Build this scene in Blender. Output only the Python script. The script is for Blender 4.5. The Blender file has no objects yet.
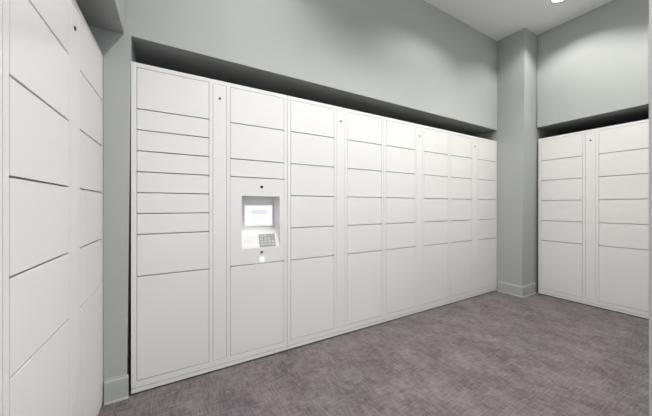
import bpy, bmesh, math
from mathutils import Vector, Matrix

S = bpy.context.scene
C = S.collection

# ------------------------------------------------------------------ camera
F_PX, CAM_H = 270.0, 1.18
cam_d = bpy.data.cameras.new('camera')
cam_d.sensor_fit = 'HORIZONTAL'
cam_d.sensor_width = 36.0
cam_d.lens = F_PX / 652.0 * 36.0
cam_d.shift_y = -(208.0 - 206.0) / 652.0
cam_d.clip_start = 0.02
cam = bpy.data.objects.new('camera', cam_d)
C.objects.link(cam)
cam.location = (0, 0, CAM_H)
YAW = math.atan2(270.0, 466.0)          # view direction above the +X axis is 90deg - YAW
cam.rotation_euler = (math.pi / 2, 0, -YAW)
S.camera = cam

# ------------------------------------------------------------------ world (even fill light added from the open side behind the camera)
w = bpy.data.worlds.new('world')
S.world = w
w.use_nodes = True
w.node_tree.nodes['Background'].inputs[0].default_value = (0.93, 0.96, 1.0, 1)
w.node_tree.nodes['Background'].inputs[1].default_value = 1.2

S.view_settings.view_transform = 'Standard'
S.view_settings.look = 'None'
S.view_settings.gamma = 1
S.view_settings.use_curve_mapping = False
S.view_settings.exposure = 0.32
LAMP = 2050.0                             # emission of a downlight lens
LAMPS = [(3.70, 1.262), (2.45, 1.262), (0.54, 1.262), (3.45, 0.55), (2.72, 0.55), (1.99, 0.55), (1.26, 0.55), (0.54, 0.55)]  # first and third are the room's own; the others are added, unseen fill lamps
S.cycles.max_bounces = 10
S.cycles.diffuse_bounces = 6
S.cycles.caustics_reflective = False
S.cycles.caustics_refractive = False
try:
    S.cycles.use_denoising = True
except Exception:
    pass


# ------------------------------------------------------------------ helpers
def nodes_of(m):
    m.use_nodes = True
    return m.node_tree.nodes, m.node_tree.links, m.node_tree.nodes['Principled BSDF']


def mat(name, col, rough=0.5, metal=0.0, noise=0.0, nscale=4.0, bump=0.0, bscale=300.0, emit=None, estr=0.0):
    m = bpy.data.materials.new(name)
    N, L, P = nodes_of(m)
    P.inputs['Base Color'].default_value = (*col, 1)
    P.inputs['Roughness'].default_value = rough
    P.inputs['Metallic'].default_value = metal
    tc = N.new('ShaderNodeTexCoord')
    if noise:
        n = N.new('ShaderNodeTexNoise')
        n.inputs['Scale'].default_value = nscale
        n.inputs['Detail'].default_value = 4
        L.new(tc.outputs['Object'], n.inputs['Vector'])
        r = N.new('ShaderNodeMapRange')
        r.inputs['From Min'].default_value = 0.3
        r.inputs['From Max'].default_value = 0.7
        r.inputs['To Min'].default_value = 1 - noise
        r.inputs['To Max'].default_value = 1 + noise
        L.new(n.outputs['Fac'], r.inputs['Value'])
        mx = N.new('ShaderNodeVectorMath')
        mx.operation = 'SCALE'
        mx.inputs[0].default_value = col
        L.new(r.outputs['Result'], mx.inputs['Scale'])
        L.new(mx.outputs[0], P.inputs['Base Color'])
    if bump:
        n2 = N.new('ShaderNodeTexNoise')
        n2.inputs['Scale'].default_value = bscale
        n2.inputs['Detail'].default_value = 2
        L.new(tc.outputs['Object'], n2.inputs['Vector'])
        b = N.new('ShaderNodeBump')
        b.inputs['Strength'].default_value = bump
        b.inputs['Distance'].default_value = 0.002
        L.new(n2.outputs['Fac'], b.inputs['Height'])
        L.new(b.outputs[0], P.inputs['Normal'])
    if emit:
        P.inputs['Emission Color'].default_value = (*emit, 1)
        P.inputs['Emission Strength'].default_value = estr
    return m


def carpet_mat():
    m = bpy.data.materials.new('carpet')
    N, L, P = nodes_of(m)
    P.inputs['Roughness'].default_value = 0.95
    P.inputs['Specular IOR Level'].default_value = 0.15
    tc = N.new('ShaderNodeTexCoord')

    def noise(sx, sy, rot, detail=3.0, rough=0.6):
        mp = N.new('ShaderNodeMapping')
        mp.inputs['Scale'].default_value = (sx, sy, 1)
        mp.inputs['Rotation'].default_value = (0, 0, rot)
        n = N.new('ShaderNodeTexNoise')
        n.inputs['Scale'].default_value = 1.0
        n.inputs['Detail'].default_value = detail
        n.inputs['Roughness'].default_value = rough
        L.new(tc.outputs['Object'], mp.inputs['Vector'])
        L.new(mp.outputs[0], n.inputs['Vector'])
        return n.outputs['Fac']

    def math_(op, a, b):
        x = N.new('ShaderNodeMath')
        x.operation = op
        for i, v in enumerate((a, b)):
            if isinstance(v, (int, float)):
                x.inputs[i].default_value = v
            else:
                L.new(v, x.inputs[i])
        return x.outputs[0]
    a = noise(100, 11, 0.06)
    b = noise(11, 100, 0.06)
    big = noise(4.5, 3.2, 0.3, 3, 0.65)
    mid = noise(22, 17, 0.2, 4, 0.7)
    weave = math_('ADD', math_('MULTIPLY', a, 0.5), math_('MULTIPLY', b, 0.5))
    tot = math_('ADD', math_('ADD', math_('MULTIPLY', weave, CARPET_W[0]), math_('MULTIPLY', big, CARPET_W[1])),
                math_('MULTIPLY', mid, CARPET_W[2]))
    ramp = N.new('ShaderNodeValToRGB')
    L.new(tot, ramp.inputs[0])
    e = ramp.color_ramp.elements
    e[0].position = 0.41
    e[0].color = (*CARPET_C[0], 1)
    e[1].position = 0.60
    e[1].color = (*CARPET_C[1], 1)
    # faint drift between mauve grey and green grey yarn
    hue = noise(1.8, 2.4, 0.9, 2, 0.5)
    hr = N.new('ShaderNodeMapRange')
    hr.inputs['From Min'].default_value = 0.52
    hr.inputs['From Max'].default_value = 0.72
    L.new(hue, hr.inputs['Value'])
    mixc = N.new('ShaderNodeMix')
    mixc.data_type = 'RGBA'
    mixc.blend_type = 'MULTIPLY'
    L.new(hr.outputs['Result'], mixc.inputs['Factor'])
    L.new(ramp.outputs[0], mixc.inputs['A'])
    mixc.inputs['B'].default_value = (0.98, 1.008, 0.99, 1)
    L.new(mixc.outputs['Result'], P.inputs['Base Color'])
    bp = N.new('ShaderNodeBump')
    bp.inputs['Strength'].default_value = 0.5
    bp.inputs['Distance'].default_value = 0.004
    L.new(weave, bp.inputs['Height'])
    L.new(bp.outputs[0], P.inputs['Normal'])
    return m


CARPET_W = (0.52, 0.28, 0.20)
CARPET_C = ((0.092, 0.079, 0.085), (0.228, 0.2, 0.21))

M = dict(
    wall=mat('wall_paint', (0.388, 0.404, 0.394), 0.7, noise=0.015, bump=0.06),
    base=mat('baseboard_paint', (0.40, 0.42, 0.40), 0.45),
    ceil=mat('ceiling_paint', (0.89, 0.89, 0.89), 0.9, noise=0.01, bump=0.05),
    carpet=carpet_mat(),
    white=mat('locker_powder_coat', (0.735, 0.728, 0.722), 0.27, noise=0.008, nscale=2.0, bump=0.03, bscale=700),
    top_dark=mat('dark_top_low_bounce', (0.06, 0.06, 0.055), 0.7),  # locker tops out of view, darkened to cut bounce into the niches
    dark=mat('plinth_shade', (0.02, 0.02, 0.02), 0.8),
    lock=mat('lock_metal', (0.09, 0.09, 0.09), 0.35, metal=0.7),
    slot=mat('keyway_black', (0.01, 0.01, 0.01), 0.6),
    lens=mat('camera_glass', (0.008, 0.008, 0.01), 0.12),
    label=mat('label_white', (0.76, 0.76, 0.77), 0.4),
    grey=mat('keypad_grey', (0.30, 0.30, 0.30), 0.4),
    key=mat('key_light_grey', (0.46, 0.46, 0.46), 0.4),
    key_reflection=mat('key_reflection_grey', (0.35, 0.36, 0.40), 0.6),
    trim=mat('downlight_trim', (0.8, 0.8, 0.8), 0.4),
    can=mat('downlight_can', (0.15, 0.15, 0.15), 0.4),
    lamp=mat('lamp_lens', (0.9, 0.9, 0.9), 0.5, emit=(1.0, 0.975, 0.94), estr=LAMP),
    led=mat('indicator_led', (0.95, 0.97, 1.0), 0.3, emit=(0.95, 0.98, 1.0), estr=14),
    corner=mat('corner_trim', (0.48, 0.48, 0.475), 0.5),
)


def screen_mat():
    # a lit page: white with a pale grey heading block and two faint lines
    m = mat('screen_page', (0.05, 0.05, 0.05), 0.2)
    N, L, P = nodes_of(m)
    tc = N.new('ShaderNodeTexCoord')
    sp = N.new('ShaderNodeSeparateXYZ')
    L.new(tc.outputs['Generated'], sp.inputs[0])

    def band(out, lo, hi):
        g = N.new('ShaderNodeMath'); g.operation = 'GREATER_THAN'; L.new(out, g.inputs[0]); g.inputs[1].default_value = lo
        l = N.new('ShaderNodeMath'); l.operation = 'LESS_THAN'; L.new(out, l.inputs[0]); l.inputs[1].default_value = hi
        x = N.new('ShaderNodeMath'); x.operation = 'MULTIPLY'
        L.new(g.outputs[0], x.inputs[0]); L.new(l.outputs[0], x.inputs[1])
        return x.outputs[0]

    def rect(x0, x1, z0, z1, k):
        x = N.new('ShaderNodeMath'); x.operation = 'MULTIPLY'
        L.new(band(sp.outputs['X'], x0, x1), x.inputs[0]); L.new(band(sp.outputs['Z'], z0, z1), x.inputs[1])
        y = N.new('ShaderNodeMath'); y.operation = 'MULTIPLY'; L.new(x.outputs[0], y.inputs[0]); y.inputs[1].default_value = k
        return y.outputs[0]
    s = None
    for r in ((0.24, 0.80, 0.58, 0.76, 0.30), (0.30, 0.72, 0.40, 0.44, 0.13), (0.42, 0.70, 0.24, 0.30, 0.10)):
        v = rect(*r)
        if s is None:
            s = v
        else:
            a = N.new('ShaderNodeMath'); a.operation = 'ADD'; L.new(s, a.inputs[0]); L.new(v, a.inputs[1]); s = a.outputs[0]
    mx = N.new('ShaderNodeMix'); mx.data_type = 'RGBA'
    L.new(s, mx.inputs['Factor'])
    mx.inputs['A'].default_value = (0.94, 0.95, 1.0, 1)
    mx.inputs['B'].default_value = (0.30, 0.33, 0.45, 1)
    L.new(mx.outputs['Result'], P.inputs['Emission Color'])
    P.inputs['Emission Strength'].default_value = SCREEN
    return m


SCREEN = 0.77
M['screen'] = screen_mat()


def new_bm():
    return bmesh.new()


def box(bm, x0, x1, y0, y1, z0, z1, bev=0.0, mi=0):
    vs = [bm.verts.new(p) for p in ((x0, y0, z0), (x1, y0, z0), (x1, y1, z0), (x0, y1, z0),
                                    (x0, y0, z1), (x1, y0, z1), (x1, y1, z1), (x0, y1, z1))]
    fs = [bm.faces.new([vs[i] for i in f]) for f in
          ((0, 3, 2, 1), (4, 5, 6, 7), (0, 1, 5, 4), (1, 2, 6, 5), (2, 3, 7, 6), (3, 0, 4, 7))]
    for f in fs:
        f.material_index = mi
    if bev:
        r = bmesh.ops.bevel(bm, geom=list({e for f in fs for e in f.edges}), offset=bev, segments=2, affect='EDGES')
        for f in r['faces']:
            f.material_index = mi


def prism(bm, pts, z0, z1):
    """vertical prism; pts = list of (x, y) or of ((x,y) bottom, (x,y) top)"""
    lo = [bm.verts.new((*(p[0] if isinstance(p[0], tuple) else p), z0)) for p in pts]
    hi = [bm.verts.new((*(p[1] if isinstance(p[0], tuple) else p), z1)) for p in pts]
    n = len(pts)
    fs = [bm.faces.new(lo), bm.faces.new(hi)]
    for i in range(n):
        fs.append(bm.faces.new((lo[i], lo[(i + 1) % n], hi[(i + 1) % n], hi[i])))
    bmesh.ops.recalc_face_normals(bm, faces=fs)


def disc(bm, cx, cz, y0, y1, r, seg=24, mi=0, r2=None):
    """short cylinder whose axis is Y (front at y0)"""
    r2 = r if r2 is None else r2
    a = [bm.verts.new((cx + r2 * math.cos(t), y0, cz + r2 * math.sin(t))) for t in
         [2 * math.pi * i / seg for i in range(seg)]]
    b = [bm.verts.new((cx + r * math.cos(t), y1, cz + r * math.sin(t))) for t in
         [2 * math.pi * i / seg for i in range(seg)]]
    fs = [bm.faces.new(a), bm.faces.new(b)]
    for i in range(seg):
        fs.append(bm.faces.new((a[i], a[(i + 1) % seg], b[(i + 1) % seg], b[i])))
    bmesh.ops.recalc_face_normals(bm, faces=fs)
    for f in fs:
        f.material_index = mi


def obj(name, bm, mats, parent=None, loc=(0, 0, 0)):
    me = bpy.data.meshes.new(name)
    bm.to_mesh(me)
    bm.free()
    for m in (mats if isinstance(mats, (list, tuple)) else [mats]):
        me.materials.append(m)
    o = bpy.data.objects.new(name, me)
    C.objects.link(o)
    o.location = loc
    if parent:
        o.parent = parent
    return o


def struct(name, bm, m):
    o = obj(name, bm, m)
    o['kind'] = 'structure'
    return o


# ------------------------------------------------------------------ the setting
CEIL = 3.47          # ceiling height
NICHE = 2.235        # underside of the bulkheads above the lockers
Y_MAIN = 2.056       # face of the long wall
X_LEFT = -0.242      # face of the left wall (bulkhead)
X_RIGHT = 4.272      # face of the right wall
BACK = -3.0

b = new_bm()
box(b, -5.0, 5.4, BACK, 3.4, -0.1, 0)
struct('floor', b, M['carpet'])

# ceiling with round openings for the downlights
b = new_bm()
HOLE, CELL = 0.082, 0.15
FX0 = -5.0


def quad(x0, x1, y0, y1, z):
    b.faces.new([b.verts.new(p) for p in ((x0, y0, z), (x1, y0, z), (x1, y1, z), (x0, y1, z))])


quad(FX0, 5.4, BACK, 3.4, CEIL + 0.16)
ycur = BACK
for ry in sorted({l[1] for l in LAMPS}):
    quad(FX0, 5.4, ycur, ry - CELL, CEIL)
    xcur = FX0
    for rx in sorted(l[0] for l in LAMPS if l[1] == ry):
        quad(xcur, rx - CELL, ry - CELL, ry + CELL, CEIL)
        n = 48
        ring_o, ring_i = [], []
        for k in range(n):
            t = 2 * math.pi * k / n + math.pi / 4
            c, s = math.cos(t), math.sin(t)
            q = CELL / max(abs(c), abs(s))
            ring_o.append(b.verts.new((rx + q * c, ry + q * s, CEIL)))
            ring_i.append(b.verts.new((rx + HOLE * c, ry + HOLE * s, CEIL)))
        for k in range(n):
            b.faces.new((ring_o[k], ring_o[(k + 1) % n], ring_i[(k + 1) % n], ring_i[k]))
        xcur = rx + CELL
    quad(xcur, 5.4, ry - CELL, ry + CELL, CEIL)
    ycur = ry + CELL
quad(FX0, 5.4, ycur, 3.4, CEIL)
bmesh.ops.remove_doubles(b, verts=b.verts, dist=1e-4)
struct('ceiling', b, M['ceil'])

# long wall: bulkhead over the niche, pier on the left, niche back
b = new_bm()
box(b, -1.1, 3.945, Y_MAIN, 3.35, NICHE, CEIL)
prism(b, [((-0.3412, Y_MAIN), (-0.3412, Y_MAIN)), ((-0.229, Y_MAIN), (-0.206, Y_MAIN)),
          ((-0.229, 3.35), (-0.206, 3.35)), ((-0.3412, 3.35), (-0.3412, 3.35))], 0, NICHE)
box(b, -1.1, -0.3412, 2.0825, 3.35, 0, NICHE)
box(b, -1.1, -0.3412, Y_MAIN, 2.0825, 2.084, NICHE)
box(b, -0.206, 3.945, 3.22, 3.35, 0, NICHE)
struct('wall_main', b, M['wall'])

# left wall: bulkhead over the left lockers and niche back
b = new_bm()
box(b, -1.1, X_LEFT, -0.18, Y_MAIN, NICHE, CEIL)
box(b, -1.1, -1.0, -0.18, Y_MAIN, 0, NICHE)
box(b, -1.0, X_LEFT, -0.18, -0.06, 0, NICHE)
struct('wall_left', b, M['wall'])

# column in the far corner (its face leans back a touch, as built)
b = new_bm()
prism(b, [((3.945, 1.752), (3.945, 1.716)), ((5.1, 1.752), (5.1, 1.716)), ((5.1, 3.35), (5.1, 3.35)), ((3.945, 3.35), (3.945, 3.35))], 0, CEIL)
struct('wall_column', b, M['wall'])

# right wall
b = new_bm()
box(b, X_RIGHT, 5.1, 0.32, 1.716, NICHE, CEIL)
box(b, 5.0, 5.1, 0.32, 1.716, 0, NICHE)
box(b, X_RIGHT, 5.0, 0.32, 0.66, 0, NICHE)
struct('wall_right', b, M['wall'])

# near partition: only its corner shows at the right edge of the view
b = new_bm()
box(b, 1.845, 5.1, 0.20, 0.3145, 0, CEIL)
box(b, X_LEFT, 1.845, 0.20, 0.319, 2.45, CEIL)  # unseen header, added to keep fill light off the upper walls
struct('wall_partition', b, M['wall'])
b = new_bm()
box(b, 1.840, 1.870, 0.3145, 0.3186, 0.0, 2.45, 0.001)
box(b, 1.840, 1.845, 0.2945, 0.3145, 0.0, 2.45)
struct('trim_1', b, M['corner'])


def baseboard(name, pts, close_ends=True):
    """pts: floor line of the wall face, room on the left-hand side of travel"""
    prof = [(0, 0), (0.019, 0), (0.018, 0.008), (0.013, 0.011), (0.013, 0.128), (0.008, 0.136), (0.008, 0.143), (0, 0.143)]
    b = new_bm()
    P = [Vector(p) for p in pts]
    rings = []
    for i, p in enumerate(P):
        d0 = (P[i] - P[i - 1]).normalized() if i else (P[1] - P[0]).normalized()
        d1 = (P[i + 1] - P[i]).normalized() if i < len(P) - 1 else d0
        n0, n1 = Vector((-d0.y, d0.x)), Vector((-d1.y, d1.x))
        n = (n0 + n1).normalized()
        n /= max(0.3, n.dot(n0))
        rings.append([b.verts.new((p.x + n.x * q, p.y + n.y * q, z)) for q, z in prof])
    for a, c in zip(rings, rings[1:]):
        for k in range(len(prof)):
            b.faces.new((a[k], a[(k + 1) % len(prof)], c[(k + 1) % len(prof)], c[k]))
    b.faces.new(rings[0])
    b.faces.new(list(reversed(rings[-1])))
    bmesh.ops.recalc_face_normals(b, faces=b.faces)
    return struct(name, b, M['base'])


baseboard('baseboard_main', [(-0.219, Y_MAIN), (-0.335, Y_MAIN)])
baseboard('baseboard_column', [(4.285, 1.7505), (3.9445, 1.7505), (3.9445, 2.046)])
baseboard('baseboard_partition', [(5.0, 0.20), (1.84, 0.20)][::1])

# ------------------------------------------------------------------ downlights
def downlight():
    t = bpy.data.objects.new('recessed_downlight', None)
    C.objects.link(t)
    seg = 40

    def lathe(name, prof, m):
        b = new_bm()
        rings = [[b.verts.new((r * math.cos(2 * math.pi * k / seg), r * math.sin(2 * math.pi * k / seg), z))
                  for k in range(seg)] for r, z in prof]
        for a, c in zip(rings, rings[1:]):
            for k in range(seg):
                b.faces.new((a[k], a[(k + 1) % seg], c[(k + 1) % seg], c[k]))
        return b
    b = lathe('trim_ring', [(0.079, 0.004), (0.079, -0.002), (0.083, -0.004), (0.098, -0.003), (0.1, -0.0005)], None)
    obj('trim_ring', b, M['trim'], t)
    b = lathe('reflector', [(0.079, 0.004), (0.078, 0.02), (0.074, 0.075), (0.0, 0.076)], None)
    bmesh.ops.remove_doubles(b, verts=b.verts, dist=1e-5)
    obj('reflector', b, M['can'], t)
    b = new_bm()
    vs = [b.verts.new((0.026 * math.cos(2 * math.pi * k / seg), 0.026 * math.sin(2 * math.pi * k / seg), 0.052)) for k in range(seg)]
    f = b.faces.new(vs)
    f.normal_update()
    if f.normal.z > 0:
        f.normal_flip()
    vb = [b.verts.new((0.026 * math.cos(2 * math.pi * k / seg), 0.026 * math.sin(2 * math.pi * k / seg), 0.075)) for k in range(seg)]
    for k in range(seg):
        g = b.faces.new((vs[k], vs[(k + 1) % seg], vb[(k + 1) % seg], vb[k]))
        g.material_index = 1
    obj('lamp_lens', b, [M['lamp'], M['can']], t)
    return t


def copy_tree(o, parent=None):
    c = o.copy()
    C.objects.link(c)
    if parent:
        c.parent = parent
    for ch in list(o.children):
        copy_tree(ch, c)
    return c


dl = downlight()
dl_labels = ['round white recessed downlight glowing in the ceiling near the far corner column',
             'added out-of-view fill downlight above the third locker unit of the long wall',
             'round recessed ceiling downlight above the kiosk end of the long locker wall',
             'added out-of-view fill downlight nearest the lone right-hand locker unit, away from the long wall',
             'added out-of-view fill downlight over open carpet, second from the right-hand unit',
             'added out-of-view fill downlight over open carpet, third from the right-hand unit',
             'added out-of-view fill downlight in front of the kiosk, away from the locker wall',
             'added out-of-view fill downlight beside the left lockers, away from the long wall']
for i, (x, y) in enumerate(LAMPS):
    o = dl if i == 0 else copy_tree(dl)
    o.location = (x, y, CEIL)
    o['label'] = dl_labels[i]
    o['category'] = 'ceiling light'
    o['group'] = 'recessed ceiling downlights'

# ------------------------------------------------------------------ lockers
W, D, H = 1.0366, 0.52, 2.08
PITCH = 0.2635
Z0, ZT = 0.082, 2.052                      # door zone
Z_BIG = 0.737                              # top of the tall bottom door
ROW = [Z_BIG + PITCH * k for k in range(5)] + [ZT]   # .737 1.0005 1.264 1.5275 1.791 2.052
COL = ((0.030, 0.450), (0.591, 1.010))
SVC = (0.474, 0.567)
G = 0.0031                                 # half gap between doors


def door_bm(x0, x1, z0, z1):
    b = new_bm()
    box(b, x0 + 0.0022, x1 - 0.0022, 0.0, 0.018, z0 + G, z1 - G, 0.0013)
    return b


def make_frame(levels, recess=None):
    """sheet-metal carcass; levels = shelf heights for the left and right columns"""
    b = new_bm()
    fy = 0.0004
    # face frame
    box(b, 0.0013, COL[0][0], fy, 0.03, 0.042, H, 0.001)
    box(b, COL[1][1], W - 0.0013, fy, 0.03, 0.042, H, 0.001)
    box(b, COL[0][1], SVC[0], fy, 0.03, 0.042, H - 0.002)
    box(b, SVC[1], COL[1][0], fy, 0.03, 0.042, H - 0.002)
    for x0, x1 in (COL[0], SVC, COL[1]):
        box(b, x0, x1, fy, 0.03, ZT, H - 0.001)
        box(b, x0, x1, fy, 0.03, 0.042, Z0)
    # body panels
    box(b, 0.001, 0.003, 0.03, D, 0.038, H - 0.001)
    box(b, W - 0.003, W - 0.001, 0.03, D, 0.038, H - 0.001)
    box(b, 0.003, W - 0.003, 0.03, D, H - 0.003, H - 0.001, mi=1)
    box(b, 0.003, W - 0.003, 0.03, D, 0.038, 0.042)
    box(b, 0.003, W - 0.003, D - 0.003, D, 0.042, H - 0.003)
    for x in (COL[0][1], SVC[0] - 0.002, SVC[1], COL[1][0] - 0.002):
        box(b, x, x + 0.002, 0.03, D - 0.003, 0.042, H - 0.003)
    # shelves behind the door gaps
    for (x0, x1), zs in zip(COL, levels):
        for z in zs:
            box(b, x0 + 0.002, x1 - 0.002, 0.03, D - 0.003, z - 0.008, z + 0.008)
    return b


def add_service_panel(root):
    b = new_bm()
    box(b, SVC[0] + 0.0018, SVC[1] - 0.0018, 0.0, 0.018, Z0 + 0.0015, ZT - 0.0015, 0.0013)
    sp = obj('service_panel', b, M['white'], root)
    b = new_bm()
    cx, cz = (SVC[0] + SVC[1]) / 2, 1.951
    disc(b, cx, cz, -0.0035, 0.004, 0.0095, mi=0, r2=0.0085)
    box(b, cx - 0.0012, cx + 0.0012, -0.0042, -0.003, cz - 0.005, cz + 0.005, mi=1)
    obj('key_lock', b, [M['lock'], M['slot']], sp)


def add_plinth(root):
    b = new_bm()
    box(b, 0.0013, W - 0.0013, 0.0012, 0.02, 0.011, 0.0378, 0.001)
    box(b, 0.004, W - 0.004, 0.02, D - 0.01, 0.011, 0.0378)
    pl = obj('plinth', b, M['white'], root)
    b = new_bm()
    box(b, 0.012, W - 0.012, 0.022, D - 0.02, 0.0, 0.0112)  # recessed base, coloured near black to carry the shade under the plinth
    obj('floor_skid', b, M['dark'], pl)


def plain_unit(rows_a, rows_b, n=None):
    root = bpy.data.objects.new('parcel_locker', None)
    C.objects.link(root)
    obj('cabinet_frame', make_frame((rows_a[1:-1], rows_b[1:-1])), [M['white'], M['top_dark']], root)
    for (x0, x1), rows in zip(COL, (rows_a, rows_b)):
        for z0, z1 in zip(rows, rows[1:]):
            if z0 is None or z1 is None:
                continue
            obj('locker_door', door_bm(x0, x1, z0, z1), M['white'], root)
    add_service_panel(root)
    add_plinth(root)
    return root


STD = [Z0] + ROW

# --- unit with the kiosk -------------------------------------------------
K0, K1 = ROW[0], 1.3955
root = bpy.data.objects.new('parcel_locker', None)
C.objects.link(root)
half = PITCH / 2
rows_a = [Z0, Z_BIG, ROW[1]] + [ROW[1] + half * k for k in range(1, 7)] + [ZT]
rows_b = [Z0, K0, K1, ROW[3], ROW[4], ZT]
obj('cabinet_frame', make_frame((rows_a[1:-1], [K0, K1, ROW[3], ROW[4]])), [M['white'], M['top_dark']], root)
for z0, z1 in zip(rows_a, rows_a[1:]):
    obj('locker_door', door_bm(*COL[0], z0, z1), M['white'], root)
for z0, z1 in ((Z0, K0), (K1, ROW[3]), (ROW[3], ROW[4]), (ROW[4], ZT)):
    obj('locker_door', door_bm(*COL[1], z0, z1), M['white'], root)
add_service_panel(root)
add_plinth(root)
# the kiosk panel with its recess
b = new_bm()
px0, px1, pz0, pz1 = COL[1][0] + 0.0015, COL[1][1] - 0.0015, K0 + G, K1 - G
rx0, rx1, rz0, rz1 = 0.674, 0.973, 0.855, 1.256
RD = 0.142
gx, gz = [px0, rx0, rx1, px1], [pz0, rz0, rz1, pz1]
V = [[b.verts.new((x, 0, z)) for x in gx] for z in gz]
for j in range(3):
    for i in range(3):
        if (i, j) != (1, 1):
            b.faces.new((V[j][i], V[j][i + 1], V[j + 1][i + 1], V[j + 1][i]))
prof = [(0, rz0), (0.046, 0.962), (RD, 1.008), (RD, rz1), (0, rz1)]
Ls = [b.verts.new((rx0, y, z)) for y, z in prof]
Rs = [b.verts.new((rx1, y, z)) for y, z in prof]
for i in range(4):
    b.faces.new((Ls[i], Ls[i + 1], Rs[i + 1], Rs[i]))
b.faces.new(Ls)
b.faces.new(list(reversed(Rs)))
# outer return edges
for (xa, za), (xb, zb) in (((px0, pz0), (px1, pz0)), ((px1, pz0), (px1, pz1)), ((px1, pz1), (px0, pz1)), ((px0, pz1), (px0, pz0))):
    b.faces.new([b.verts.new(p) for p in ((xa, 0, za), (xb, 0, zb), (xb, 0.018, zb), (xa, 0.018, za))])
bmesh.ops.remove_doubles(b, verts=b.verts, dist=1e-5)
bmesh.ops.recalc_face_normals(b, faces=b.faces)
kp = obj('kiosk_panel', b, M['white'], root)
# touchscreen on the recess back
b = new_bm()
box(b, 0.722, 0.963, RD - 0.006, RD + 0.001, 1.0145, 1.190, 0.0015)
obj('screen_bezel', b, M['label'], kp)
b = new_bm()
box(b, 0.729, 0.956, RD - 0.0075, RD - 0.005, 1.021, 1.184)
sc = obj('touchscreen', b, M['screen'], kp)
sc['label'] = 'lit white touchscreen with a pale grey heading'
# sloping console: white instruction label and pin pad
sl = Vector((0, 0.046, 0.107)).normalized()
nl = Vector((0, -0.107, 0.046)).normalized()


def slope_box(b, x0, x1, s0, s1, t0, t1, mi=0):
    base = Vector((0, 0, rz0))
    ps = []
    for x, s, t in ((x0, s0, t0), (x1, s0, t0), (x1, s0, t1), (x0, s0, t1), (x0, s1, t0), (x1, s1, t0), (x1, s1, t1), (x0, s1, t1)):
        p = base + sl * s + nl * t
        ps.append(b.verts.new((x, p.y, p.z)))
    fs = [b.faces.new([ps[i] for i in f]) for f in ((0, 3, 2, 1), (4, 5, 6, 7), (0, 1, 5, 4), (1, 2, 6, 5), (2, 3, 7, 6), (3, 0, 4, 7))]
    bmesh.ops.recalc_face_normals(b, faces=fs)
    for f in fs:
        f.material_index = mi


b = new_bm()
slope_box(b, 0.679, 0.968, 0.004, 0.113, -0.001, 0.002)
for k in range(3):
    slope_box(b, 0.694, 0.782 - 0.012 * k, 0.085 - 0.018 * k, 0.087 - 0.018 * k, 0.0018, 0.0023, mi=1)
il = obj('instruction_label', b, [M['label'], M['key']], kp)
b = new_bm()
slope_box(b, 0.812, 0.940, 0.010, 0.109, 0.0015, 0.006)
for r in range(4):
    for c in range(4):
        x = 0.8195 + c * 0.0295
        s = 0.016 + r * 0.023
        slope_box(b, x, x + 0.024, s, s + 0.017, 0.0055, 0.009, mi=2 if (r, c) in ((3, 3), (2, 3), (3, 2)) else 1)  # top-right keys darker: a diagonal reflection put into their colour
obj('keypad', b, [M['grey'], M['key'], M['key_reflection']], kp)
b = new_bm()
disc(b, 0.826, 1.327, -0.003, 0.002, 0.0115, r2=0.0105)
disc(b, 0.826, 1.327, -0.0042, -0.003, 0.007, mi=0, r2=0.004)
cl = obj('camera_lens', b, M['lens'], kp)
b = new_bm()
disc(b, 0.826, 0.822, -0.0035, 0.002, 0.011, r2=0.0098)
box(b, 0.8248, 0.8272, -0.0042, -0.003, 0.816, 0.828, mi=1)
obj('key_lock', b, [M['lock'], M['slot']], kp)
b = new_bm()
disc(b, 0.828, 0.768, -0.006, 0.002, 0.011, r2=0.007)
obj('indicator_light', b, M['led'], kp)

X0 = -0.2085
root.location = (X0, Y_MAIN + 0.002, 0)
root['label'] = 'white parcel locker unit with a touchscreen kiosk and narrow mail slots at left'
root['category'] = 'locker'
root['group'] = 'parcel locker units along the long wall'

proto = plain_unit(STD, STD)
main_labels = ['white parcel locker unit directly right of the kiosk unit on the long wall',
               'white parcel locker unit third from the left on the long wall, without screen',
               'white parcel locker unit at the far end of the long wall, touching the grey column']
for k in range(3):
    o = proto if k == 0 else copy_tree(proto)
    o.location = (X0 + (k + 1) * W, Y_MAIN + 0.002, 0)
    o['label'] = main_labels[k]
    o['category'] = 'locker'
    o['group'] = 'parcel locker units along the long wall'

# right-hand unit: faces -X
RIGHT_ROWS = [Z0, 0.724, 0.987, 1.252, 1.517, 1.780, ZT]
o = plain_unit(RIGHT_ROWS, RIGHT_ROWS)

o.location = (4.285, 1.7085, 0)
o.rotation_euler = (0, 0, -math.pi / 2)
o['label'] = 'white parcel locker unit standing alone on the far right wall, beyond the column'
o['category'] = 'locker'
if 'group' in o:
    del o['group']

LEFT_ROWS = [Z0, 0.716, 0.9875, 1.259, 1.5305, 1.802, 2.056]
W = 1.063
COL, SVC = ((W - 1.0325, W - 0.592), (W - 0.449, W - 0.034)), (W - 0.566, W - 0.472)      # this model is a little wider
left_proto = plain_unit(LEFT_ROWS, LEFT_ROWS)
# left-hand units: face +X, row runs from the long wall towards the camera
ang = math.radians(90 + 1.0 - 2.55)
ang = math.pi / 2 - math.atan2(0.02713, 0.99963)
dirv = Vector((math.cos(ang), math.sin(ang), 0))      # along the unit from its left end to its right end
end = Vector((-0.3420, 2.0790, 0))
for k in range(2):
    o = left_proto if k == 0 else copy_tree(left_proto)
    o.location = end - dirv * W * (k + 1)
    o.rotation_euler = (0, 0, ang)
    o['label'] = ('large white parcel locker unit at the left edge, touching the grey wall pier',
                  'white parcel locker unit cut off by the left frame edge, nearest the camera')[k]
    o['category'] = 'locker'
    o['group'] = 'parcel locker units along the left wall'
